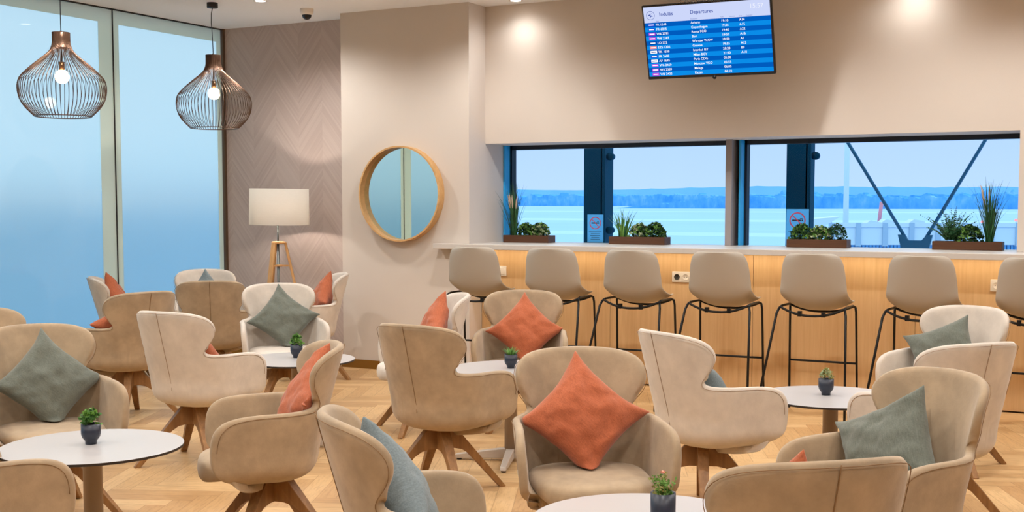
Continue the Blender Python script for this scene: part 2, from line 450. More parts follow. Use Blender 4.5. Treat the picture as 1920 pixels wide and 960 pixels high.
ZB, ZK, PP, LA = .280, .42, 3.2, .25
def chair_meshes(fab, seam, tagname):
    rim = dens([(a, b, c) for (a, b), c in zip(RIM, SBOT)], 2)
    cols = [(-p.x, p.y, -p.z) for p in rim[:0:-1]] + [(p.x, p.y, p.z) for p in rim]
    NR = 15; vs = []
    for (s, z, sb) in cols:
        rate = 4 if z > .632 else (3.2 if z > .608 else (2.6 if abs(s) < .3 else 2))
        for j in range(NR + 1):
            t = j / NR
            if z > ZK:
                l = t * (z - ZK + LA)
                if l < z - ZK: zz = z - l; k = 1
                else:
                    al = (l - (z - ZK)) / LA * pi / 2 * .97; zz = ZK - (ZK - ZB) * sin(al) ** (2 / PP); k = cos(al) ** (2 / PP)
            else:
                ar = math.asin(min(1, ((ZK - z) / (ZK - ZB)) ** (PP / 2))); al = ar + (pi / 2 * .97 - ar) * t
                zz = ZK - (ZK - ZB) * sin(al) ** (2 / PP); k = cos(al) ** (2 / PP)
                if t == 0: k = max(k, .0)
            ss = s + (sb - s) * min(1, rate * t)
            vs.append(shell_pt(ss, zz, k))
    n = NR + 1; fs = []
    for i in range(len(cols) - 1):
        for j in range(NR):
            fs.append((i * n + j, i * n + j + 1, (i + 1) * n + j + 1, (i + 1) * n + j))
    fs.append(tuple(i * n + NR for i in range(len(cols))))
    mb = MB(); mb.add(vs, fs); me = body(mb).mesh('t', fab)
    fix_normals(me)
    # outward normals: check a back vertex
    v = me.polygons[(len(cols) // 2) * NR + 3]
    flip = v.normal.y < 0
    if flip: me.flip_normals()
    sh = baked(me, tagname + '_shell', [('SOLIDIFY', dict(thickness=.033, offset=-1, use_even_offset=False)), ('SUBSURF', dict(levels=1, render_levels=1))])
    # seat cushion
    loops = []
    prof = [(0, .335), (.78, .335), (.92, .339), (1.0, .350), (1.0, .366), (.955, .384), (.85, .396), (.5, .402), (0, .404)]
    N = 40; mb = MB()
    vs = []
    for f, z in prof:
        for k in range(N):
            t = 2 * pi * k / N; c, s_ = cos(t), sin(t)
            e = 2 / 3.4
            x = .243 * math.copysign(abs(c) ** e, c); y = math.copysign(abs(s_) ** e, s_)
            y = y * .165 if y > 0 else y * (.312 - .03 * (x / .243) ** 2)
            if y > 0: x *= 1 - .12 * (y / .165) ** 2
            dz = .055 * max(0, (-y * f - .12) / .19) if z < .36 else 0
            vs.append((x * f, y * f, z - dz))
    fs = []
    for i in range(len(prof) - 1):
        for k in range(N):
            fs.append((i * N + k, i * N + (k + 1) % N, (i + 1) * N + (k + 1) % N, (i + 1) * N + k))
    mb.add(vs, fs); seat = baked(body(mb).mesh('t', fab), tagname + '_seat', [('SUBSURF', dict(levels=1, render_levels=1))])
    # centre back seam and rim piping
    mb = MB(); pts = []
    for j in range(22):
        z = .842 - j * .0215
        if z > ZK: p = shell_pt(0, z)
        else:
            al = min(1, (ZK - z) / (ZK - ZB)); k = (1 - al ** PP) ** (1 / PP) if al < 1 else .2; p = shell_pt(0, max(z, ZB + .002), k)
        pts.append(p + Vector((0, .0006, 0)))
    mb.tube(pts, .0020, 5); se = body(mb).mesh(tagname + '_seam', seam, True)
    mb = MB(); pts = []
    for (s, z, sb) in cols[9:-9]:
        p = shell_pt(s, z); c = shell_pt(s * .97, z - .012)
        pts.append(p * .0 + c + Vector((math.copysign(.0008, s), .0008 if abs(s) < SQ else 0, 0)))
    mb.tube(pts, .0012, 5); pi_ = body(mb).mesh(tagname + '_piping', seam, True)
    return sh, seat, se, pi_

def leg_mesh():
    prof = [(.012, .328), (.068, .328), (.090, .308), (.20, .178), (.345, .004), (.342, 0), (.315, 0), (.307, .006), (.190, .135), (.140, .190), (.105, .213), (.065, .222), (.012, .222)]
    mb = MB()
    def fn(a, b, z): 
        w = 1 - .42 * max(0, (a - .08)) / .27
        return (a, z * w, b)
    mb.prism(prof, -.026, .026, fn)
    return baked(fix_normals(mb.mesh('t', M['oak_leg'])), 'chair_leg', [bev(.005, 2)], False)

TANM = chair_meshes(M['tan'], M['seam'], 'tan'); CREM = chair_meshes(M['cream'], M['seam_cream'], 'cream')
LEG = leg_mesh()
def make_chair(ms):
    r = empty('lounge_chair')
    link('shell', ms[0], r); link('seat', ms[1], r); link('back_seam', ms[2], r); link('piping', ms[3], r)
    MB().lathe([(0, .222), (.028, .222), (.032, .25), (.032, .318), (.09, .322), (.09, .334), (0, .334)], 20).build('swivel_hub', M['oak_leg'], r, True)
    for k in range(4):
        l = link('leg', LEG, r); l.rotation_euler = (0, 0, LEGA + k * pi / 2)
    return r
LEGA = R(54)
protos = {'tan': make_chair(TANM), 'cream': make_chair(CREM)}
usedp = {}
# number: (fabric, x, y, yaw relative to the camera heading, label)
CH = {
 1: ('tan', -1.936, 4.334, 7, 'tan lounge chair at the front table with a large orange cushion on its point'),
 2: ('tan', -4.633, 4.041, 34, 'tan suede lounge chair with a grey green cushion, behind the round table at far left'),
 3: ('tan', -3.603, 2.765, 136, 'tan lounge chair cut by the left edge, only its arm showing before the round table'),
 4: ('tan', -3.288, 4.048, -74, 'tan lounge chair in side view facing left, orange cushion edge-on against its back'),
 5: ('tan', -1.87, 3.00, 106, 'nearest tan lounge chair seen from behind its wing, blue grey cushion leaning inside'),
 6: ('tan', -3.215, 5.325, 147, 'tan lounge chair turned away on splayed wooden legs, left of the big orange cushion chair'),
 7: ('cream', -4.845, 5.29, 154, 'pale lounge chair turned away at left, seam down its back, behind the potted plant table'),
 8: ('tan', -6.26, 6.18, -134, 'tan lounge chair turned away to the left before the frosted glass, orange cushion peeking out'),
 9: ('cream', -7.40, 7.299, 108, 'cream lounge chair in side view against the frosted glass, orange cushion inside'),
 10: ('tan', -5.66, 4.64, 60, 'tan lounge chair at the left edge of which only the top rim shows'),
 11: ('cream', -7.36, 8.212, 21, 'cream lounge chair by the glass corner showing only its headrest and a small cushion tip'),
 12: ('tan', -6.578, 7.384, 191, 'tan lounge chair seen squarely from behind near the floor lamp'),
 13: ('cream', -5.571, 6.994, 18, 'cream lounge chair below the floor lamp, large green grey cushion on its point'),
 14: ('cream', -6.304, 8.331, -74, 'cream lounge chair beside the corner of the mirror wall, orange cushion seen edge-on'),
 15: ('cream', -4.212, 6.767, -76, 'cream lounge chair facing left under the first bar stool, half hidden by a tan chair'),
 16: ('tan', -3.684, 7.156, -4, 'tan lounge chair facing out before the bar stools, orange cushion filling it'),
 17: ('cream', -1.875, 5.566, 119, 'pale lounge chair in profile facing right, at the table by the bar'),
 18: ('cream', -.975, 7.22, -48, 'cream lounge chair at far right before the bar, grey cushion against its back'),
 19: ('cream', -0.81, 5.73, -159, 'pale lounge chair turned away at right edge, long seam down its back'),
 20: ('tan', -0.775, 4.34, -66, 'tan lounge chair at right facing left with a grey green cushion in its corner'),
 21: ('tan', -0.82, 3.044, -166, 'nearest tan lounge chair at lower right, seen from behind with a straight back seam'),
}
chair_obj = {}
for k, (fab, x, y, rel, lab) in CH.items():
    if fab not in usedp: o = protos[fab]; usedp[fab] = 1
    else: o = copy_tree(protos[fab])
    o.location = (x * KS, y * KS, 0); o.rotation_euler = (0, 0, YAW + R(rel))
    tag(o, lab, 'chair', 'suede lounge chairs'); chair_obj[k] = o

# ------------------------------------------------------------------ cushions
def cushion_mesh(name, mat, seed, pose):
    n = 26; L = .187; T = .085; mb = MB(); vs = []; idx = {}
    rnd = Vector((seed * 3.1, seed * 1.7, seed))
    for side in (1, -1):
        for i in range(n + 1):
            for j in range(n + 1):
                u = -1 + 2 * i / n; v = -1 + 2 * j / n
                rim = i in (0, n) or j in (0, n)
                if rim and side == -1: idx[(side, i, j)] = idx[(1, i, j)]; continue
                x = L * u * (1 - .105 * (1 - v * v)); z = L * v * (1 - .105 * (1 - u * u))
                c = (abs(u) * abs(v)) ** 4
                x *= 1 + .10 * c; z *= 1 + .10 * c
                h = T * (max(0, (1 - u * u)) * max(0, (1 - v * v))) ** .42
                p = Vector((u * 1.7, v * 1.7, side * .6)) + rnd
                wr = noise.noise(p * 1.6) * .014 + noise.noise(Vector((p.x * 4.5 + p.y, p.y * 4.5, p.z))) * .006
                e = min(1 - abs(u), 1 - abs(v)); m = min(1, e * 6)
                pk = .007 * sin((u - v * .4) * 17 + seed) * max(0, 1 - e * 3.2) * m
                y = side * (h + (wr + pk) * m)
                sag = .012 * noise.noise(Vector((u * .8, v * .8, seed)))
                idx[(side, i, j)] = len(vs); vs.append((x + noise.noise(p) * .006, y + sag, z + noise.noise(p + Vector((5, 5, 5))) * .006))
    fs = []
    for side in (1, -1):
        for i in range(n):
            for j in range(n):
                q = (idx[(side, i, j)], idx[(side, i + 1, j)], idx[(side, i + 1, j + 1)], idx[(side, i, j + 1)])
                fs.append(q if side == -1 else q[::-1])
    # settle the soft body on the seat, against the back and between the arms
    inv = pose.inverted(); out = []
    for v in vs:
        p = pose @ Vector(v)
        if p.z < .412: p.z = .412 - (.412 - p.z) * .04; p.y -= .02
        zr = min(1.2, max(0, (p.z - .42) / .40)); a = A0 + (A1 - A0) * zr
        if p.z < .60 and abs(p.x) > a - .045: p.x = math.copysign(a - .045, p.x)
        q = min(.98, abs(p.x) / a); c = sqrt(1 - q * q)
        lim = BB * c + LEAN * zr * (.3 + .7 * c) - .046
        if p.y > lim and (p.z < .60 or q < .9): p.y = lim
        out.append(inv @ p)
    vs = out
    mb.add(vs, fs)
    mb.v = [(x * KS, y * KS, z * KS) for x, y, z in mb.v]
    return baked(fix_normals(mb.mesh('t', mat)), name, [('SUBSURF', dict(levels=1, render_levels=1))])
# chair: (colour, dx, dy, z, roll, tilt, twist, label)
CU = {
 1: ('orange', -.01, .05, .595, 42, 22, 0, 'large orange cushion on its point in the tan chair at the front table'),
 2: ('sage', .02, .06, .585, 44, 22, 0, 'grey green cushion on its point in the tan chair at far left'),
 4: ('orange', 0, .14, .60, 40, 26, 0, 'orange cushion edge-on in the tan chair facing left'),
 5: ('bluegrey', 0, .07, .585, 40, 24, 0, 'blue grey cushion behind the wing of the nearest tan chair'),
 6: ('bluegrey', .03, .04, .555, 8, 30, 0, 'dark grey cushion sliver showing past the tan chair with splayed legs'),
 7: ('orange', -.02, .02, .545, 10, 34, 0, 'orange cushion corner showing over the arm of the pale chair at left'),
 8: ('orange', .03, .0, .585, 36, 30, 0, 'orange cushion showing over the arm of the tan chair by the frosted glass'),
 9: ('orange', 0, .08, .63, 42, 18, 0, 'orange cushion in the cream side-view chair against the frosted glass'),
 11: ('bluegrey', 0, .07, .60, 45, 20, 0, 'blue grey cushion tip in the cream chair by the glass corner'),
 13: ('sage', .02, .06, .60, 40, 22, 0, 'green grey cushion on its point in the cream chair below the floor lamp'),
 14: ('orange', 0, .07, .61, 44, 20, 0, 'orange cushion in the cream chair beside the mirror wall corner'),
 15: ('orange', 0, .06, .61, 44, 20, 0, 'orange cushion in the cream chair below the first bar stool'),
 16: ('orange', .02, .06, .59, 43, 22, 0, 'orange cushion on its point in the tan chair before the bar stools'),
 17: ('bluegrey', 0, .0, .53, 6, 38, 0, 'pale blue grey cushion sliver showing over the arm of the profile chair'),
 18: ('sage', -.05, .04, .575, 66, 24, 12, 'grey cushion behind the wing in the cream chair at far right'),
 20: ('sage', -.06, .04, .56, 60, 24, 10, 'grey green cushion leaning in the corner of the tan chair at right'),
 21: ('orange', .02, .06, .595, 44, 22, 0, 'orange cushion tip rising over the back of the nearest chair at lower right'),
}
for n_, (k, (c, dx, dy, z, roll, tilt, tw, lab)) in enumerate(CU.items()):
    pose = Matrix.Translation((dx, dy, z)) @ Matrix.Rotation(R(tw), 4, 'Z') @ Matrix.Rotation(R(-tilt), 4, 'X') @ Matrix.Rotation(R(roll), 4, 'Y')
    o = link('cushion', cushion_mesh('cushion', M[c], n_ * 1.37, pose))
    p = chair_obj[k]; m = Matrix.Translation(p.location) @ Matrix.Rotation(p.rotation_euler.z, 4, 'Z') @ Matrix.Translation((0, 0, KZ)) @ Matrix.Diagonal((KS, KS, KS, 1)) @ pose
    o.location = m.to_translation(); o.rotation_euler = m.to_euler()
    tag(o, lab, 'cushion', 'linen scatter cushions')

# ------------------------------------------------------------------ round tables
TZ = .525
def make_table():
    r = empty('side_table')
    mb = MB(); mb.lathe([(0, TZ), (.339, TZ), (.34, TZ - .001)], 72); mb.cur = 1
    mb.lathe([(.34, TZ - .001), (.34, TZ - .010), (.333, TZ - .012), (0, TZ - .012)], 72); mb.build('tabletop', [M['tabletop'], M['edge']], r)
    MB().lathe([(.0, .05), (.036, .05), (.036, TZ - .03), (.10, TZ - .022), (.10, TZ - .012)], 28).build('pole', M['pole'], r, True)
    for k in range(4):
        mb = MB(); prof = [(0, .018), (.0, .075), (.06, .07), (.315, .032), (.325, .012), (.31, .008)]
        mb.prism(prof, -.024, .024, lambda a, b, z: (a, z * (1 - .3 * a / .32), b))
        l = link('foot', baked(fix_normals(mb.mesh('t', M['foot'])), 'table_foot', [bev(.004, 2)], False), r); l.rotation_euler = (0, 0, k * pi / 2 + R(20))
        g = MB().lathe([(0, 0), (.014, 0), (.014, .012), (0, .012)], 12, (.295, 0, 0)).build('glide', M['dark'], l)
    return r
tab = make_table()
TB = [(-3.54, 3.292, 'round white table on a pole at lower left, leafy plant on it'),
      (-4.437, 5.71, 'round white table behind the orange side-view cushion, small plant near its middle'),
      (-3.131, 5.95, 'round white table almost hidden between the tan chairs in the middle'),
      (-1.315, 5.79, 'round white table near the bar on the right, yellowish plant on it'),
      (-1.262, 3.246, 'round white table at the bottom edge, flowering plant pot on it')]
for i, (x, y, lab) in enumerate(TB):
    o = tab if i == 0 else copy_tree(tab)
    o.location = (x, y, 0); tag(o, lab, 'table', 'round lounge tables')

# ------------------------------------------------------------------ plants
def leaves(mb, base, dirs, ln, wd, rng, curl=.3):
    for d in dirs:
        d = Vector(d).normalized(); a = d.cross(Vector((rng.uniform(-1, 1), rng.uniform(-1, 1), rng.uniform(-1, 1)))).normalized()
        l = ln * rng.uniform(.7, 1.2); w = wd * rng.uniform(.7, 1.2); nrm = d.cross(a)
        b = Vector(base); m = b + d * l * .5 + nrm * l * curl * .2; t = b + d * l - nrm * l * curl * .2
        mb.add([b, m + a * w, t, m - a * w], [(0, 1, 2, 3)])
def bush(mb, c, rx, ry, h, count, ln, wd, rng, mats=2):
    """clusters of small leaves on short stems filling a dome"""
    for _ in range(count):
        t = rng.uniform(0, 2 * pi); rr = sqrt(rng.random()); zz = rng.random() ** .7
        sh = sqrt(max(0, 1 - (zz * .85) ** 2)) * .95 + .05
        p = Vector((c[0] + rx * rr * cos(t) * sh, c[1] + ry * rr * sin(t) * sh, c[2] + h * zz * (1 - .25 * rr * rr)))
        mb.cur = rng.randrange(mats)
        dirs = [(rng.uniform(-1, 1) + (p.x - c[0]) / rx * .6, rng.uniform(-1, 1), rng.uniform(-.2, 1.2)) for _ in range(5)]
        leaves(mb, p, dirs, ln, wd, rng)
def blade(mb, base, ang, lean, ln, wd, n=7, droop=1.0):
    b = Vector(base); side = Vector((-sin(ang), cos(ang), 0)); out = Vector((cos(ang), sin(ang), 0)); vs = []
    p = b.copy(); th = lean
    for i in range(n + 1):
        t = i / n; w = wd * (1 - t ** 1.6) + .0004
        vs += [p - side * w, p + side * w]
        th2 = lean + droop * t * t
        p = p + (out * sin(th2) + Vector((0, 0, 1)) * cos(th2)) * (ln / n)
    mb.add(vs, [(2 * i, 2 * i + 1, 2 * i + 3, 2 * i + 2) for i in range(n)])
    return p

def pot_mesh():
    pr = [(0, 0), (.021, 0), (.022, .011), (.024, .016), (.033, .027), (.0365, .040), (.0365, .079), (.0335, .079), (.033, .067)]
    return MB().lathe(pr, 32).mesh('pot', M['pot'], True)
def pot_mesh2():
    pr = [(0, 0), (.024, 0), (.034, .004), (.0365, .012), (.037, .082), (.034, .082), (.0335, .07)]
    return MB().lathe(pr, 32).mesh('pot_straight', M['pot'], True)
POT, POT2 = pot_mesh(), pot_mesh2(); SOIL = MB().lathe([(0, .069), (.02, .070), (.0335, .067)], 20).mesh('soil', M['soil'], True)
def potted(x, y, seed, kind, lab):
    r = empty('potted_plant', (x, y, TZ)); rng = random.Random(seed)
    link('pot', POT2 if kind == 'flower' else POT, r); link('soil', SOIL, r)
    mb = MB()
    if kind == 'leafy':
        bush(mb, (0, 0, .066), .034, .034, .07, 55, .019, .0075, rng); mats = [M['leaf'], M['leafb']]
    elif kind == 'spiky':
        for _ in range(60):
            t = rng.uniform(0, 2 * pi); mb.cur = rng.randrange(2)
            blade(mb, (cos(t) * .012, sin(t) * .012, .066), t, rng.uniform(.1, .9), rng.uniform(.04, .065), .0032, 4, .6)
        mats = [M['leaf'], M['leafb']]
    elif kind == 'yellow':
        bush(mb, (0, 0, .066), .032, .032, .062, 70, .011, .004, rng); mats = [M['leaf3'], M['leafpale']]
    else:
        for _ in range(14):
            t = rng.uniform(0, 2 * pi); a = rng.uniform(0, .026); top = Vector((cos(t) * a * 1.5, sin(t) * a * 1.5, rng.uniform(.10, .142)))
            b = Vector((cos(t) * a * .5, sin(t) * a * .5, .066)); mb.cur = 1; mb.tube([b, (b + top) / 2 + Vector((.003, 0, 0)), top], .0012, 5)
            for q in range(4):
                mb.cur = rng.randrange(2); p = b.lerp(top, .35 + .2 * q)
                leaves(mb, p, [(rng.uniform(-1, 1), rng.uniform(-1, 1), rng.uniform(.1, .9)) for _ in range(3)], .014, .004, rng)
        bush(mb, (0, 0, .064), .03, .03, .016, 16, .016, .006, rng); mats = [M['leaf3'], M['leaf']]
    mb.build('foliage', mats, r)
    if kind == 'flower':
        f = MB()
        for q in range(6):
            leaves(f, (-.002, 0, .140), [(cos(q * pi / 3), sin(q * pi / 3), .6)], .009, .004, rng)
        f.lathe([(0, .138), (.004, .14), (.004, .145), (0, .147)], 10, (-.002, 0, 0)); f.build('flower', M['flower'], r)
    tag(r, lab, 'plant', 'small potted plants')
potted(-3.567, 3.313, 1, 'leafy', 'leafy green plant in a footed navy pot on the table at lower left')
potted(-4.48, 5.76, 2, 'leafy', 'little green plant in a dark pot on the table below the green grey cushion')
potted(-3.131, 5.95, 3, 'spiky', 'spiky green plant tip peeking above the back of the tan chair in the middle')
potted(-1.345, 5.82, 4, 'yellow', 'yellowish plant in a black pot on the table near the bar')
potted(-1.224, 3.28, 5, 'flower', 'sparse plant with a pink flower in a straight navy pot on the front table')

# ------------------------------------------------------------------ bar counter and stools
bc = empty('bar_counter', (0, 0, 0)); CF, PF, CT = 8.60, 8.93, 1.11
mb = MB(); mb.box(XC - .28, XR - .02, CF, YC, CT - .042, CT); mb.box(XC, XR - .02, YC, YW - .035, CT - .042, CT)
link('worktop', baked(mb.mesh('t', M['worktop']), 'worktop', [bev(.003, 2)], False), bc)
px = [XC + .003, -3.797, -2.626, -1.441, -.26, .92, 2.1, XR - .03]
for a, b in zip(px[:-1], px[1:]):
    MB().box(a + .0015, b - .0015, PF, PF + .02, .012, CT - .044).build('front_panel', M['panel'], bc)
MB().box(XC, XR - .03, PF - .125, PF - .095, CT - .050, CT - .0425).build('light_strip', M['led'], bc)
tag(bc, 'long oak fronted bar counter with a pale worktop below the window', 'counter')

def make_stool():
    r = empty('bar_stool')
    # front of the stool is -Y; profile from the top of the back to the front of the seat
    prof = [(.215, 1.110, .135), (.214, 1.103, .165), (.211, 1.080, .194), (.200, 1.02, .212), (.188, .95, .219), (.172, .88, .224), (.145, .81, .228), (.100, .755, .231), (.04, .725, .232), (-.04, .716, .230), (-.12, .722, .226), (-.175, .735, .212), (-.205, .742, .185), (-.214, .738, .14)]
    n = 14; vs = []
    for i, (y, z, w) in enumerate(prof):
        b = min(1, max(0, (z - .77) / .12))
        for k in range(n + 1):
            u = -1 + 2 * k / n
            c = abs(u) ** 2.4
            vs.append((u * w, y - c * (.062 * b), z + c * ([0, 0, 0, 0, .004, .018, .044, .078, .082, .070, .058, .046, .032, .02][i])))
    fs = [(i * (n + 1) + k, i * (n + 1) + k + 1, (i + 1) * (n + 1) + k + 1, (i + 1) * (n + 1) + k) for i in range(len(prof) - 1) for k in range(n)]
    mb = MB().add(vs, fs); me = fix_normals(mb.mesh('t', M['shell']))
    link('seat_shell', baked(me, 'stool_shell', [('SOLIDIFY', dict(thickness=.011, offset=0)), ('SUBSURF', dict(levels=1, render_levels=1))]), r)
    rad = .0085
    for sx in (-1, 1):
        MB().tube([(sx * .222, .150, .735), (sx * .233, .172, .70), (sx * .30, .435 - .0, 0.0)], rad, 8).build('leg', M['blk'], r, True)
        MB().tube([(sx * .226, -.135, .735), (sx * .229, -.145, .70), (sx * .238, -.19, 0)], rad, 8).build('leg', M['blk'], r, True)
        mb = MB()
        mb.tube([(sx * .222, .150, .735), (sx * .216, .11, .748), (sx * .216, -.10, .748), (sx * .226, -.135, .735)], rad, 8); mb.build('side_rail', M['blk'], r, True)
    for y in (.135, -.11):
        pts = [(.222 * u, y + .02 * (1 - u * u) * (1 if y > 0 else -1), .745 - (.056 if y > 0 else .048) * (1 - abs(u) ** 2.2)) for u in [i / 8 - 1 for i in range(17)]]
        MB().tube(pts, rad, 8).build('seat_bar', M['blk'], r, True)
    for u in (-.36, .36):
        MB().box(u * .222 - .012, u * .222 + .012, .135, .165, .684, .72).build('clip', M['blk'], r)
    MB().tube([(-.234, -.166, .345), (.234, -.166, .345)], rad * .9, 8).build('footrest', M['blk'], r, True)
    return r
st = make_stool()
ords = ['first bar stool at the counter, closest to the mirror wall', 'second bar stool from the mirror wall, above the orange cushion of a tan chair',
        'third bar stool from the mirror wall, left of the double socket', 'fourth bar stool from the mirror wall, right of the double socket',
        'middle right bar stool, fifth from the mirror wall, behind the plant on the white table',
        'sixth bar stool from the mirror wall, left of the cream headrest at right', 'last bar stool in view, cut by the right edge of the picture']
for i, (x, a) in enumerate(zip([-4.60, -3.93, -3.285, -2.63, -1.975, -1.27, -.60], [3, 2, 0, 0, -1, -3, -2])):
    o = st if i == 0 else copy_tree(st)
    o.location = (x, 8.25, 0); o.rotation_euler = (0, 0, pi + R(a))
    tag(o, ords[i], 'stool', 'beige shell bar stools')

# sockets on the counter front
def plate(x, z, w, n, lab, cat, label_black=False):
    r = empty('wall_socket' if n else 'blank_plate', (x, PF, z))
    mb = MB(); mb.box(-w / 2, w / 2, -.010, 0, -.042, .042)
    link('cover_plate', baked(mb.mesh('t', M['white']), 'cover_plate', [bev(.004, 2)], False), r)
    if not n:
        link('rocker', baked(MB().box(-.028, .028, -.014, -.008, -.028, .028).mesh('t', M['white']), 'rocker', [bev(.003, 2)], False), r)
    for i in range(n):
        cx = (i - (n - 1) / 2) * .071; c = MB(); c.lathe([(0, .0106), (.0185, .0106), (.020, .0122), (.023, .0135)], 24, (cx, 0, 0), 'Y')
        so = c.build('socket_well', M['dark'] if (i == 0 and label_black) else M['white'], r, True)
        pn = MB()
        for dx in (-.0095, .0095): pn.lathe([(0, .0116), (.0028, .0116), (.0028, .0104)], 10, (cx + dx, 0, 0), 'Y')
        pn.build('contact', M['steel'] if (i == 0 and label_black) else M['dark'], so)
    tag(r, lab, cat, 'plates on the counter front')
plate(-4.78, .878, .082, 0, 'square white switch plate between the first two bar stools', 'switch')
plate(-3.195, .873, .155, 2, 'double white socket with one black outlet between third and fourth stools', 'socket', True)
plate(-.905, .879, .082, 1, 'small white socket beside the last bar stool at right', 'socket')

# ------------------------------------------------------------------ window planters
def grass(mb, c, n, h, rng, wd=.0045, spread=.022, lean=.15, droop=.7):
    for _ in range(n):
        t = rng.uniform(0, 2 * pi); mb.cur = rng.randrange(2)
        blade(mb, (c[0] + rng.uniform(-spread, spread), c[1] + rng.uniform(-spread, spread) * .7, c[2]), t, abs(rng.gauss(0, lean)), h * rng.uniform(.55, 1.1), wd, 8, abs(rng.gauss(0, droop)) * .6)
def planter(x0, x1, y, parts, lab, seed):
    h = .062; r = empty('planter_box', (x0, y, CT)); w = x1 - x0; d = .145; rng = random.Random(seed)
    mb = MB(); t = .012
    mb.box(0, w, -d / 2, -d / 2 + t, 0, h); mb.box(0, w, d / 2 - t, d / 2, 0, h); mb.box(t, w - t, -d / 2 + t, d / 2 - t, .0, .01)
    link('box', baked(mb.mesh('t', M['crate']), 'planter_sides', [bev(.002, 1)], False), r)
    for a in (0, w - t): MB().box(a + .0005, a + t - .0005, -d / 2 + t, d / 2 - t, 0, h).build('end_board', M['crate'], r)
    MB().box(t, w - t, -d / 2 + t, d / 2 - t, .01, h - .012).build('soil', M['soil'], r)
    for kind, f, sz in parts:
        mb = MB(); c = (w * f, 0, h - .015)
        if kind == 'tall':
            grass(mb, c, 95, sz, rng); mb.build('tall_grass', [M['leaf2'], M['fern']], r)
            pl = MB()
            for _ in range(4):
                tt = rng.uniform(0, 2 * pi); ln = sz * rng.uniform(.75, .95); b = Vector(c); tip = b + Vector((cos(tt) * .06, sin(tt) * .05, ln))
                pl.cur = 1; pl.tube([b, b.lerp(tip, .6) + Vector((-cos(tt) * .01, 0, .01)), tip], .0012, 4); pl.cur = 0
                pl.tube([b.lerp(tip, .70), b.lerp(tip, .8), b.lerp(tip, .92), tip + Vector((cos(tt) * .01, 0, .01))], [.003, .008, .007, .001], 7)
            pl.build('seed_head', [M['plume'], M['leaf']], r)
        elif kind == 'spike':
            for _ in range(34):
                t2 = rng.uniform(0, 2 * pi); mb.cur = rng.randrange(2)
                blade(mb, (c[0] + rng.uniform(-.03, .03), c[1] + rng.uniform(-.03, .03), c[2]), t2, rng.uniform(.05, .75), sz * rng.uniform(.7, 1.1), .008, 6, rng.uniform(.1, .6))
            mb.build('spiky_grass', [M['fern'], M['leaf']], r)
        elif kind == 'fern':
            for _ in range(30):
                t2 = rng.uniform(0, 2 * pi); le = rng.uniform(.05, .9); ln = sz * rng.uniform(.75, 1.1)
                for q in range(16):
                    s = (q + 2) / 18; th = le + .7 * s * s; rad = ln * s * sin(le + .3 * s); zz = ln * s * cos(le + .3 * s)
                    p = Vector((c[0] + cos(t2) * rad, c[1] + sin(t2) * rad * .7, c[2] + zz)); mb.cur = rng.randrange(2)
                    for sg in (-1, 1):
                        leaves(mb, p, [(-sin(t2) * sg + cos(t2) * .6, cos(t2) * sg + sin(t2) * .6, .5)], .05 * (1.08 - s), .0065, rng, .1)
            mb.build('fern', [M['fern'], M['leaf2']], r)
        else:
            mats = {'bush': [M['leaf2'], M['leaf2'], M['leaf']], 'pale': [M['leaf2'], M['leaf'], M['leafpale']], 'thyme': [M['leaf2'], M['fern'], M['leaf2']]}[kind]
            bush(mb, c, .098 if kind != 'thyme' else .085, .065, sz, 230, .020 if kind != 'thyme' else .015, .0085 if kind != 'thyme' else .0045, rng, 3)
            mb.build('leafy_bush' if kind != 'thyme' else 'fine_bush', mats, r)
    tag(r, lab, 'planter', 'window planters')
planter(-4.90, -4.47, 9.24, [('tall', .16, .43), ('bush', .45, .115), ('pale', .74, .12)], 'wooden planter at the left end of the window, tall grass and two bushes', 11)
planter(-3.915, -3.43, 9.24, [('spike', .22, .26), ('pale', .50, .12), ('bush', .78, .13)], 'wooden planter in the window above the second and third stools, spiky grass at its left', 12)
planter(-2.44, -1.985, 9.24, [('bush', .22, .125), ('pale', .52, .115), ('thyme', .80, .135)], 'wooden planter with three low bushes, beside the right no smoking sign', 13)
planter(-1.375, -.90, 9.24, [('fern', .25, .29), ('bush', .52, .13), ('tall', .80, .44)], 'wooden planter at the right end of the window, fern and tall grass', 14)

# ------------------------------------------------------------------ no-smoking stickers on the window glass
def sign(x0, x1, z0, z1, lab):
    w, h = x1 - x0, z1 - z0; r = empty('no_smoking_sign', (x0, YW + .004, z0))
    MB().box(0, w, -.0008, .0008, 0, h).build('film', M['sticker'], r)
    cx, cz, rad = w * .5, h - w * .50, w * .36
    mb = MB(); mb.lathe([(rad, .0008), (rad, .0016), (rad * .86, .0016), (rad * .86, .0008)], 40, (cx, 0, cz), 'Y')
    bar(mb, (cx - rad * .62, -.0014, cz + rad * .62), (cx + rad * .62, -.0014, cz - rad * .62), .0008, rad * .12)
    mb.build('red_ring', M['st_red'], r)
    mb = MB(); mb.box(cx - rad * .66, cx + rad * .42, -.0012, -.0008, cz - rad * .10, cz + rad * .10); mb.box(cx + rad * .5, cx + rad * .66, -.0012, -.0008, cz - rad * .1, cz + rad * .1)
    mb.box(cx + rad * .3, cx + rad * .62, -.0012, -.0008, cz + rad * .18, cz + rad * .26); mb.build('cigarette', M['st_blk'], r)
    mb = MB()
    for i, ww in enumerate((.8, .55, .62, .5, .58)):
        z = h - w * 1.02 - i * .016; mb.box(cx - w * ww / 2, cx + w * ww / 2, -.0012, -.0008, z, z + .004)
    mb.build('small_print', M['st_blk'], r)
    tag(r, lab, 'sign', 'no smoking stickers')
sign(-4.235, -4.088, 1.112, 1.35, 'pale blue no smoking sticker on the left window')
sign(-2.52, -2.342, 1.112, 1.40, 'pale blue no smoking sticker on the right window behind the bushes')

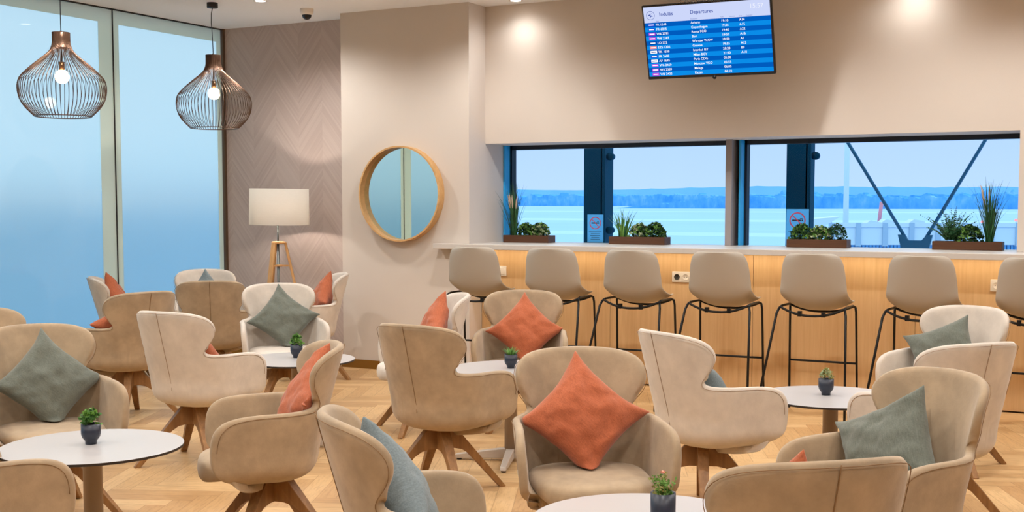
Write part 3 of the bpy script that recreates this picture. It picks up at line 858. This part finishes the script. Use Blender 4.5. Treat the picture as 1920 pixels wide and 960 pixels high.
# ------------------------------------------------------------------ mirror
mr = empty('round_mirror', (-5.622, YC, 1.525)); RM = .405
MB().lathe([(RM, 0), (RM, .085), (RM - .014, .085), (RM - .014, .015)], 96, (0, 0, 0), 'Y').build('frame', M['ring'], mr, False)
MB().lathe([(0, .018), (RM - .0142, .018)], 96, (0, 0, 0), 'Y').build('mirror_glass', M['mirror'], mr)
tag(mr, 'round mirror in a deep pale wood ring on the beige wall', 'mirror')

# ------------------------------------------------------------------ floor lamp
lp = empty('floor_lamp', (-6.80, 8.50, 0), R(15))
sh_ = MB().lathe([(.262, 1.258), (.257, 1.572), (.253, 1.572), (.258, 1.258), (.262, 1.258)], 64).build('lamp_shade', M['shade'], lp, True)
sh_.rotation_euler = (R(.6), R(.9), 0)
MB().tube([(0, 0, 1.02), (0, 0, 1.28)], .008, 10).build('stem', M['steel'], lp, True)
MB().lathe([(0, 1.275), (.02, 1.275), (.02, 1.325), (.0, 1.325)], 16).build('bulb_holder', M['steel'], lp, True)
MB().lathe([(0, 1.325), (.014, 1.33), (.03, 1.365), (.026, 1.39), (0, 1.405)], 16).build('bulb', M['bulb'], lp, True)
mb = MB()
for k in range(3): bar(mb, (0, 0, 1.29), (.255 * cos(k * 2.094), .255 * sin(k * 2.094), 1.29), .004, .004)
mb.build('shade_spider', M['steel'], lp)
link('top_plate', baked(MB().lathe([(0, 1.085), (.075, 1.085), (.075, 1.11), (0, 1.11)], 3).mesh('t', M['lampwood']), 'top_plate', [bev(.01, 2)], False), lp)
MB().lathe([(0, .885), (.035, .885), (.042, .90), (.0, .905)], 20).build('shelf_disc', M['lampwood'], lp, True)
MB().tube([(0, 0, .30), (0, 0, 1.09)], .011, 10).build('centre_post', M['steel'], lp, True)
for k in range(3):
    t = R(-100) + k * 2 * pi / 3; mb = MB()
    bar(mb, (.062 * cos(t), .062 * sin(t), 1.10), (.30 * cos(t), .30 * sin(t), .0), .042, .022)
    link('leg', baked(mb.mesh('t', M['lampwood']), 'lamp_leg', [bev(.003, 1)], False), lp)
    mb = MB(); bar(mb, (0, 0, .893), (.11 * cos(t), .11 * sin(t), .893), .02, .014); mb.build('brace', M['lampwood'], lp)
tag(lp, 'tripod wooden floor lamp with a white drum shade by the chevron wall', 'lamp')

# ------------------------------------------------------------------ pendants
def pendant_parts(zc):
    """origin at the ceiling; zc = drop to the top of the shade"""
    r = empty('pendant_lamp')
    MB().lathe([(0, 0), (.045, 0), (.045, -.038), (.042, -.042), (0, -.042)], 28).build('canopy', M['dark'], r, True)
    pts = [(.0, 0, -.04), (-.012, 0, -.09), (-.018, .004, -.16), (-.010, .004, -.24), (0, 0, -zc)] if .422 < zc < .44 else [(0, 0, -.04), (0, 0, -zc)]
    MB().tube(pts, .0035, 6).build('cord', M['dark'], r, True)
    z0 = -zc
    MB().lathe([(0, z0 + .01), (.007, z0 + .012), (.007, z0 - .01)], 10).build('cord_grip', M['dark'], r, True)
    H = .60
    fr = [(0, .2), (.08, .2), (.15, .21), (.22, .27), (.27, .365), (.32, .48), (.39, .645), (.47, .815), (.545, .945), (.61, .988), (.67, 1.0), (.74, .985), (.81, .945), (.88, .865), (.94, .76), (1, .64)]
    prof = [(.305 * b, .60 * a) for a, b in fr]
    P = [Vector((a, 0, -b)) for a, b in prof]
    dn = dens([tuple(p) for p in P], 2)
    mb = MB()
    for k in range(64):
        t = 2 * pi * k / 64; c, s = cos(t), sin(t)
        mb.tube([(p.x * c, p.x * s, z0 + p.z) for p in dn], .0026, 4, cap=False)
    mb.tube([(.195 * cos(2 * pi * k / 64), .195 * sin(2 * pi * k / 64), z0 - .60) for k in range(64)], .004, 6, closed=True)
    mb.build('wire_cage', M['cage'], r, True)
    MB().lathe([(0, z0), (.058, z0), (.0605, z0 - .004), (.061, z0 - .05), (.0635, z0 - .088), (.072, z0 - .11)], 40).build('neck', M['cage'], r, True)
    MB().tube([(0, 0, z0), (0, 0, z0 - .22)], .004, 6).build('inner_cord', M['dark'], r, True)
    MB().lathe([(0, z0 - .21), (.02, z0 - .21), (.02, z0 - .27), (0, z0 - .27)], 16).build('lamp_holder', M['socket'], r, True)
    MB().lathe([(0, z0 - .268)] + [(.05 * sin(a), z0 - .315 - .05 * -cos(a) * -1) for a in [R(x) for x in range(20, 181, 10)]][::1], 24).build('bulb', M['bulb'], r, True)
    return r
PEND = []
def pendant(x, y, drop, sc, lab):
    r = pendant_parts(drop / 1.0); r.location = (x, y, ZC)
    tag(r, lab, 'lamp', 'wire pendant lamps'); return r

# ------------------------------------------------------------------ ceiling fittings
def downlight(x, y, lab):
    r = empty('downlight', (x, y, ZC))
    MB().lathe([(.042, -.001), (.055, -.004), (.057, 0)], 28).build('trim_ring', M['white'], r, True)
    MB().lathe([(0, -.0015), (.042, -.0015)], 28).build('lens', M['downlight'], r)
    tag(r, lab, 'downlight', 'recessed ceiling downlights')
downlight(-6.46, 7.89, 'recessed downlight in the ceiling left of the dome camera')
downlight(-4.606, 8.84, 'recessed downlight at the top of the window wall, left of the screen')
dc = empty('dome_camera', (-6.38, 8.40, ZC))
MB().lathe([(.058, 0), (.058, -.018), (.052, -.042), (.040, -.050), (0, -.050)], 32).build('housing', M['white'], dc, True)
MB().lathe([(.040, -.048)] + [(.040 * cos(a), -.050 - .040 * sin(a)) for a in [R(x) for x in range(0, 91, 10)]], 28).build('dome', M['dome'], dc, True)
tag(dc, 'small white ceiling camera with a black dome', 'camera')

# ------------------------------------------------------------------ departures screen
TW, TH = .95, .546
tv = empty('departures_screen', (-2.849, 8.463, 2.623)); tv.rotation_euler = (R(0), 0, 0.046)
tv.rotation_mode = 'XYZ'; tv.rotation_euler = (.335, 0, .046)
mb = MB(); mb.box(-TW / 2, TW / 2, 0, .035, -TH / 2, TH / 2); mb.box(-.3, .3, .035, .06, -.2, .2)
link('housing', baked(mb.mesh('t', M['bezel']), 'tv_housing', [bev(.004, 1)], False), tv)
MB().box(-TW / 2 + .012, TW / 2 - .012, -.0015, -.0005, -TH / 2 + .022, TH / 2 - .012).build('display', M['tvscreen'], tv)
MB().lathe([(0, 0), (.013, 0), (.015, .006), (.0, .009)], 20, (0.03, 0, -TH / 2 - .002), 'Y').build('sensor_bump', M['bezel'], tv, True)
mb = MB(); mb.box(-.06, .06, .06, .09, -.1, .1); mb.tube([(0, .08, 0), (0, .30, -.02), (0, .46, -.12)], .022, 10); mb.build('wall_arm', M['bezel'], tv)
def text(body, x, z, size, mat, name, parent, align='LEFT', bold=0):
    cu = bpy.data.curves.new('t', 'FONT'); cu.body = body; cu.size = size; cu.align_x = align; cu.offset = bold; cu.space_character = 1.03
    o = bpy.data.objects.new('t', cu); COL.objects.link(o)
    dg = bpy.context.evaluated_depsgraph_get(); dg.update()
    me = bpy.data.meshes.new_from_object(o.evaluated_get(dg)); bpy.data.objects.remove(o); bpy.data.curves.remove(cu)
    me.name = name; me.materials.clear(); me.materials.append(mat)
    t = link(name, me, parent); t.location = (x, -.0022, z); t.rotation_euler = (pi / 2, 0, 0); return t
text('Indulás', -.345, .193, .036, M['e_navy'], 'heading', tv, bold=.0004); text('Departures', -.115, .193, .036, M['e_navy'], 'heading', tv, bold=.0004)
text('15:57', .318, .205, .044, M['e_clock'], 'clock', tv, bold=.0003)
mb = MB(); mb.lathe([(.032, .002), (.032, .0026), (.0295, .0026), (.0295, .002)], 36, (-.412, 0, .200), 'Y')
mb.add([(-.430, -.0024, .207), (-.395, -.0024, .196), (-.398, -.0024, .190), (-.428, -.0024, .200)], [(0, 1, 2, 3)])
mb.add([(-.418, -.0024, .203), (-.398, -.0024, .214), (-.403, -.0024, .214), (-.424, -.0024, .205)], [(0, 1, 2, 3)])
mb.add([(-.412, -.0024, .196), (-.418, -.0024, .184), (-.413, -.0024, .185), (-.405, -.0024, .195)], [(0, 1, 2, 3)])
mb.build('plane_symbol', M['e_navy'], tv)
for tx, x in (('Flight', -.375), ('Destination', -.115), ('Time', .105), ('Expected', .17), ('Gate', .24), ('Comment', .29)):
    text(tx, x, .153, .011, M['e_navy'], 'column_title', tv)
rows = [('FR 1243', 'Athens', '19:10', 'A14', 'b'), ('FR 6015', 'Copenhagen', '19:35', 'A15', 'b'), ('W6 2391', 'Roma FCO', '19:40', 'A22', 'm'), ('W6 2365', 'Bari', '19:50', 'A16', 'm'),
        ('LO 532', 'Warsaw WAW', '19:50', 'A1', 'd'), ('EZS 1206', 'Geneva', '19:55', 'A13', 's'), ('TK 1038', 'Istanbul IST', '20:20', 'B9', 'w'), ('FR 2608', 'Milan BGY', '21:30', 'A18', 'b'),
        ('AF 1695', 'Paris CDG', '05:50', '', 'w'), ('W6 2469', 'Moscow VKO', '05:55', '', 'm'), ('W6 2389', 'Malaga', '06:05', '', 'm'), ('W6 2435', 'Kazan', '06:10', '', 'm')]
for i, (fl, de, ti, ga, lg) in enumerate(rows):
    z = .147 - .0332 * (i + .5); zt = z - .008
    for s, x in ((fl, -.378), (de, -.115), (ti, .108), (ga, .24)):
        if s: text(s, x, zt, .0235, M['e_white'], 'row_text', tv, bold=.0002)
    m = {'b': 'e_blue', 'm': 'e_mag', 'd': 'e_dark', 's': 'e_sal', 'w': 'e_white'}[lg]
    mb = MB(); mb.box(-.438, -.388, -.0024, -.0018, z - .010, z + .010); fl_ = mb.build('airline_logo', M[m], tv)
    mb = MB(); mb.box(-.432, -.394, -.0028, -.0023, z - .0035, z + .0035); mb.build('logo_mark', M['e_navy' if lg == 'w' else 'e_white'], fl_)
tag(tv, 'tilted departures screen with blue rows of flights on the window wall', 'screen')

# ------------------------------------------------------------------ outside
GZ = -6.0
struct(MB().box(-6000, 4000, 12, 9000, GZ - 1, GZ).build('ground', M['ext_ground']))
mb = MB()
for y0, y1 in ((95, 112), (150, 170), (260, 290), (460, 520), (900, 1000)): mb.box(-1500, 600, y0, y1, GZ, GZ + .02)
struct(mb.build('path', M['ext_strip']))
def ridge(name, y, x0, x1, step, z0, fn, mat, depth=60):
    n = int((x1 - x0) / step); mb = MB(); vs = []
    for i in range(n + 1):
        x = x0 + i * step; h = fn(x, i); vs += [(x, y, z0), (x, y, z0 + h), (x, y + depth, z0 + h), (x, y + depth, z0)]
    fs = []
    for i in range(n):
        for k in range(3): fs.append((4 * i + k, 4 * i + k + 1, 4 * i + 5 + k, 4 * i + 4 + k))
    mb.add(vs, fs); return mb.build(name, mat)
nz = lambda x, s, o=0: noise.noise(Vector((x * s, o, 0)))
struct(ridge('hill', 4200, -6000, 2500, 25, GZ - 2, lambda x, i: 62 + 10 * nz(x, .0013, 3) + 3 * nz(x, .02), M['ext_hill'], 200))
t1 = ridge('treeline', 2400, -3600, 1500, 3.0, GZ - 1, lambda x, i: 24 + 5 * nz(x, .006) + 6 * nz(x, .05) + 4 * nz(x, .31) + (6 if nz(x, .11, 9) > .45 else 0), M['ext_tree'], 40)
tag(t1, 'long belt of bare trees along the far side of the airfield', 'trees', kind='stuff')
t2 = ridge('treeline', 1500, -640, 900, 2.2, GZ - 1, lambda x, i: max(.5, min(1, (x + 640) / 150) * (16 + 4 * nz(x, .01, 2) + 4 * nz(x, .08) + 2 * nz(x, .4))), M['ext_tree'], 30)
tag(t2, 'nearer darker belt of trees seen in the right window', 'trees', kind='stuff')

def ext_column(x0, x1, y, lamps, lab):
    r = empty('steel_column', (x0, y, GZ)); w = x1 - x0
    MB().box(0, w, 0, .26, 0, 9.5).build('shaft', M['ext_col'], r); MB().box(w - .012, w + .03, .0, .02, 0, 9.5).build('flange', M['ext_col'], r)
    for z in lamps:
        l = MB().lathe([(0, .0), (.03, .0), (.034, .03), (.034, .07), (0, .075)], 20, (w + .05, .12, z - GZ), 'Y').build('flood_lamp', M['ext_col'], r, True)
        MB().box(w, w + .04, .1, .14, z - GZ - .012, z - GZ + .012).build('lamp_arm', M['ext_col'], l)
    tag(r, lab, 'column', 'steel columns outside')
ext_column(-4.607, -4.425, 10.2, (1.871, 1.197), 'dark steel column outside the left window, two round lamps on its side')
ext_column(-2.724, -2.548, 10.2, (1.845,), 'dark steel column outside the right window, one round lamp on its side')
br = empty('cable_brace', (-1.66, 10.2, 1.10))
MB().tube([(-.075, 0, .06), (-.546 * 2.2 - .0, 0, .06 + .84 * 2.2)], .014, 8).build('cable', M['ext_cable'], br, True)
MB().tube([(.08, 0, .06), (.08 + .45 * 2.2, 0, .06 + .815 * 2.2)], .014, 8).build('cable', M['ext_cable'], br, True)
mb = MB(); mb.prism([(-.135, .09), (-.09, .09), (-.05, .045), (.05, .045), (.09, .09), (.135, .09), (.10, -.06), (-.10, -.06)], -.02, .02, lambda a, b, z: (a, z, b)); mb.build('bracket', M['ext_cable'], br)
MB().tube([(0, 0, -.05), (0, 0, -7.1)], .05, 10).build('post', M['ext_cable'], br, True)
tag(br, 'V shaped steel cable brace on a bracket outside the right window', 'brace')

def at(px, py, depth):
    """world point at a given distance along the heading"""
    fx, fy = -sin(YAW), cos(YAW); rx, ry = cos(YAW), sin(YAW)
    fw = Vector((fx * cos(PIT), fy * cos(PIT), -sin(PIT))); up = Vector((fx * sin(PIT), fy * sin(PIT), cos(PIT))); rt = Vector((rx, ry, 0))
    return Vector((0, 0, 1.45)) + depth * (fw + rt * ((px - 960) / F) - up * ((py - 540) / F))
p = at(1588, 300, 60)
ms = empty('light_mast', (p.x, p.y, GZ)); MB().tube([(0, 0, 0), (0, 0, 8), (0, 0, 18)], [.17, .13, .10], 14).build('pole', M['ext_white'], ms, True)
MB().box(-.6, .6, -.1, .1, 17.9, 18.2).build('lamp_head', M['ext_white'], ms); tag(ms, 'tall white light mast on the apron in the right window', 'mast')
# walkway barrier
p0, p1 = at(1560, 418, 34), at(1960, 418, 34)
wk = empty('walkway_barrier', (p0.x, p0.y, 0)); d = p1 - p0; d.z = 0; L = d.length; wk.rotation_euler = (0, 0, math.atan2(d.y, d.x)); z1 = p0.z
MB().box(0, L, 0, .08, z1 - .12, z1).build('top_rail', M['ext_white'], wk)
MB().box(0, L, .03, .05, z1 - .62, z1 - .12).build('panel', M['ext_white'], wk)
for i in range(9):
    xx = i * L / 8; MB().box(xx - .07, xx + .07, -.02, .1, z1 - .66, z1).build('post', M['ext_grey'], wk)
mb = MB(); n = 60
for i in range(n): mb.box(i * L / n, i * L / n + L / n * .7, .12, .16, z1 - 1.6, z1 - .58)
mb.box(0, L, .2, .3, GZ, z1 - .6); mb.build('base_cladding', M['ext_blue'], wk)
tag(wk, 'white panelled walkway barrier outside the right window', 'barrier')
p = at(1634, 418, 60); rp = empty('striped_pole', (p.x, p.y, GZ)); hz = at(1634, 378, 60).z - GZ
MB().tube([(0, 0, 0), (0, 0, hz * .8)], .09, 10).build('pole', M['ext_grey'], rp, True); MB().tube([(0, 0, hz * .8), (.08, 0, hz)], .09, 10).build('red_tip', M['ext_red'], rp, True)
rp.rotation_euler = (0, R(3), 0); tag(rp, 'slanting pole with a red tip beyond the walkway', 'pole')
for i, (x, y, lab) in enumerate(((1633, 413, 'low white roof light beyond the barrier, left of the cable brace'), (1662, 411, 'low white roof light beyond the barrier, just left of the V cables'), (1714, 411, 'low white roof light beyond the barrier, inside the V cables'))):
    p = at(x, y, 45); o = empty('roof_light', (p.x, p.y, p.z - .3), YAW)
    mb = MB(); mb.prism([(-.35, 0), (.35, 0), (.3, .22), (-.1, .3), (-.35, .12)], -.3, .3, lambda a, b, z: (a, z, b)); mb.build('hood', M['ext_white'], o)
    MB().box(-.4, .4, -.35, .35, -2.2, 0).build('base', M['ext_grey'], o)
    tag(o, lab, 'roof light', 'roof lights outside')
p = at(1530, 420, 55); o = empty('parked_glider_wing', (p.x, p.y, GZ), YAW); o.name = 'wing_canopy'
zz = p.z - GZ
mb = MB(); mb.prism([(-.9, -.15), (.0, -.2), (.9, .35), (.45, .3), (-.2, .25), (-.9, .2)], -.8, .8, lambda a, b, z: (a, z, b + zz)); mb.build('canopy', M['ext_white'], o)
MB().box(-.1, .1, -.1, .1, 0, zz).build('post', M['ext_grey'], o); tag(o, 'white winged canopy beside the right steel column', 'canopy')
for x, y, lab in ((1559, 412, 'small red obstruction light beside the white canopy'), (1842, 416, 'small red obstruction light behind the fern'), (1905, 413, 'small red obstruction light at the far right of the window')):
    p = at(x, y, 70); o = empty('obstruction_light', (p.x, p.y, GZ))
    MB().lathe([(0, -.08), (.09, -.05), (.09, .05), (0, .1)], 12, (0, 0, p.z - GZ)).build('red_lens', M['ext_red_lamp'], o, True)
    MB().tube([(0, 0, 0), (0, 0, p.z - GZ - .05)], .03, 8).build('post', M['ext_grey'], o); tag(o, lab, 'light', 'red airfield lights')
rng = random.Random(5)
for i, (x, y) in enumerate(((1316, 450), (1336, 446), (1352, 452), (1370, 448))):
    p = at(x, y, 100 + 9 * i); o = empty('baggage_cart', (p.x, p.y, GZ), YAW + rng.uniform(-.5, .5)); o.scale = (1, 1, 1)
    zz = p.z - GZ
    MB().box(-.6, .6, -1, 1, .35, .5).build('bed', M['ext_grey'], o); MB().box(-.6, .6, -1, 1, 1.5, 1.6).build('roof', M['ext_white'], o)
    mb = MB()
    for sx in (-.55, .55):
        for sy in (-.95, .95): mb.box(sx - .04, sx + .04, sy - .04, sy + .04, .5, 1.5)
    mb.build('frame', M['ext_white'], o)
    for sx in (-.5, .5):
        for sy in (-.7, .7): MB().lathe([(0, -.06), (.2, -.06), (.2, .06), (0, .06)], 14, (0, 0, 0)).build('wheel', M['ext_col'], o).matrix_local = Matrix.Translation((sx, sy, .2)) @ Matrix.Rotation(pi / 2, 4, 'Y')
    tag(o, ['leftmost of four small carts on the apron beside the window mullion', 'second from left of four small carts on the apron beside the window mullion',
            'third from left of four small carts on the apron beside the window mullion', 'rightmost of four small carts on the apron, nearest the window mullion'][i], 'cart', 'baggage carts on the apron')
# unseen block added beyond the frosted glass to deepen its lower blue
struct(MB().box(XG - 9, XG - 3.2, -6, 14, GZ, 1.5).build('exterior_shade_block', M['ext_blue']))

# ------------------------------------------------------------------ pendants placed
pendant(-6.87, 7.78, .425, 1, 'wire onion pendant lamp nearest the corner, its ceiling rose in view')
pendant(-6.955, 6.274, .42, 1, 'wire onion pendant lamp at far left before the frosted glass')

# ------------------------------------------------------------------ lights
def spot(x, y, w, size=152, blend=.6, col=(1, .975, .94), z=ZC - .03, r=.045):
    l = bpy.data.lights.new('downlight_lamp', 'SPOT'); l.energy = w; l.spot_size = R(size); l.spot_blend = blend; l.color = col; l.shadow_soft_size = r
    o = bpy.data.objects.new('downlight_lamp', l); COL.objects.link(o); o.location = (x, y, z); return o
def point(loc, w, col=(1, .78, .52), r=.03):
    l = bpy.data.lights.new('bulb_lamp', 'POINT'); l.energy = w; l.color = col; l.shadow_soft_size = r
    o = bpy.data.objects.new('bulb_lamp', l); COL.objects.link(o); o.location = loc; return o
P0 = 60
for y in (.3, 2.2, 4.1, 6.0, 7.89):
    for x in (-6.46, -4.6, -2.75, -.9, .95):
        spot(x, y, P0 * 1.2)
for x in (-4.606, -1.5, .05): spot(x, 8.80, 16, 160, 1.0, r=.09)
point((-6.80, 8.50, 1.36), 58, (1, .90, .79), r=.035)
for x, y, dr in ((-6.87, 7.78, .425), (-6.955, 6.274, .42)): point((x, y, ZC - dr - .315), 8, r=.05)

# ------------------------------------------------------------------ sky
w = bpy.data.worlds.new('World'); scene.world = w; w.use_nodes = True; nt = w.node_tree; nt.nodes.clear()
tc = nt.nodes.new('ShaderNodeTexCoord'); sp = nt.nodes.new('ShaderNodeSeparateXYZ'); rp_ = nt.nodes.new('ShaderNodeValToRGB'); bg = nt.nodes.new('ShaderNodeBackground'); ou = nt.nodes.new('ShaderNodeOutputWorld')
nt.links.new(tc.outputs['Generated'], sp.inputs[0]); nt.links.new(sp.outputs[2], rp_.inputs[0])
e = rp_.color_ramp.elements; e[0].position = 0; e[0].color = (.40, .51, .68, 1); e[1].position = .12; e[1].color = (.325, .44, .66, 1)
e2 = e.new(.5); e2.color = (.72, .96, 1.04, 1)
nt.links.new(rp_.outputs[0], bg.inputs[0]); bg.inputs[1].default_value = 1.65; nt.links.new(bg.outputs[0], ou.inputs[0])

# ------------------------------------------------------------------ view
vs_ = scene.view_settings
scene.display_settings.display_device = 'sRGB'
vs_.view_transform = 'Standard'; vs_.look = 'None'; vs_.exposure = 0; vs_.gamma = 1; vs_.use_curve_mapping = False
scene.cycles.use_denoising = True
scene.cycles.max_bounces = 10; scene.cycles.transparent_max_bounces = 12; scene.cycles.caustics_reflective = False; scene.cycles.caustics_refractive = False
scene.cycles.sample_clamp_indirect = 6
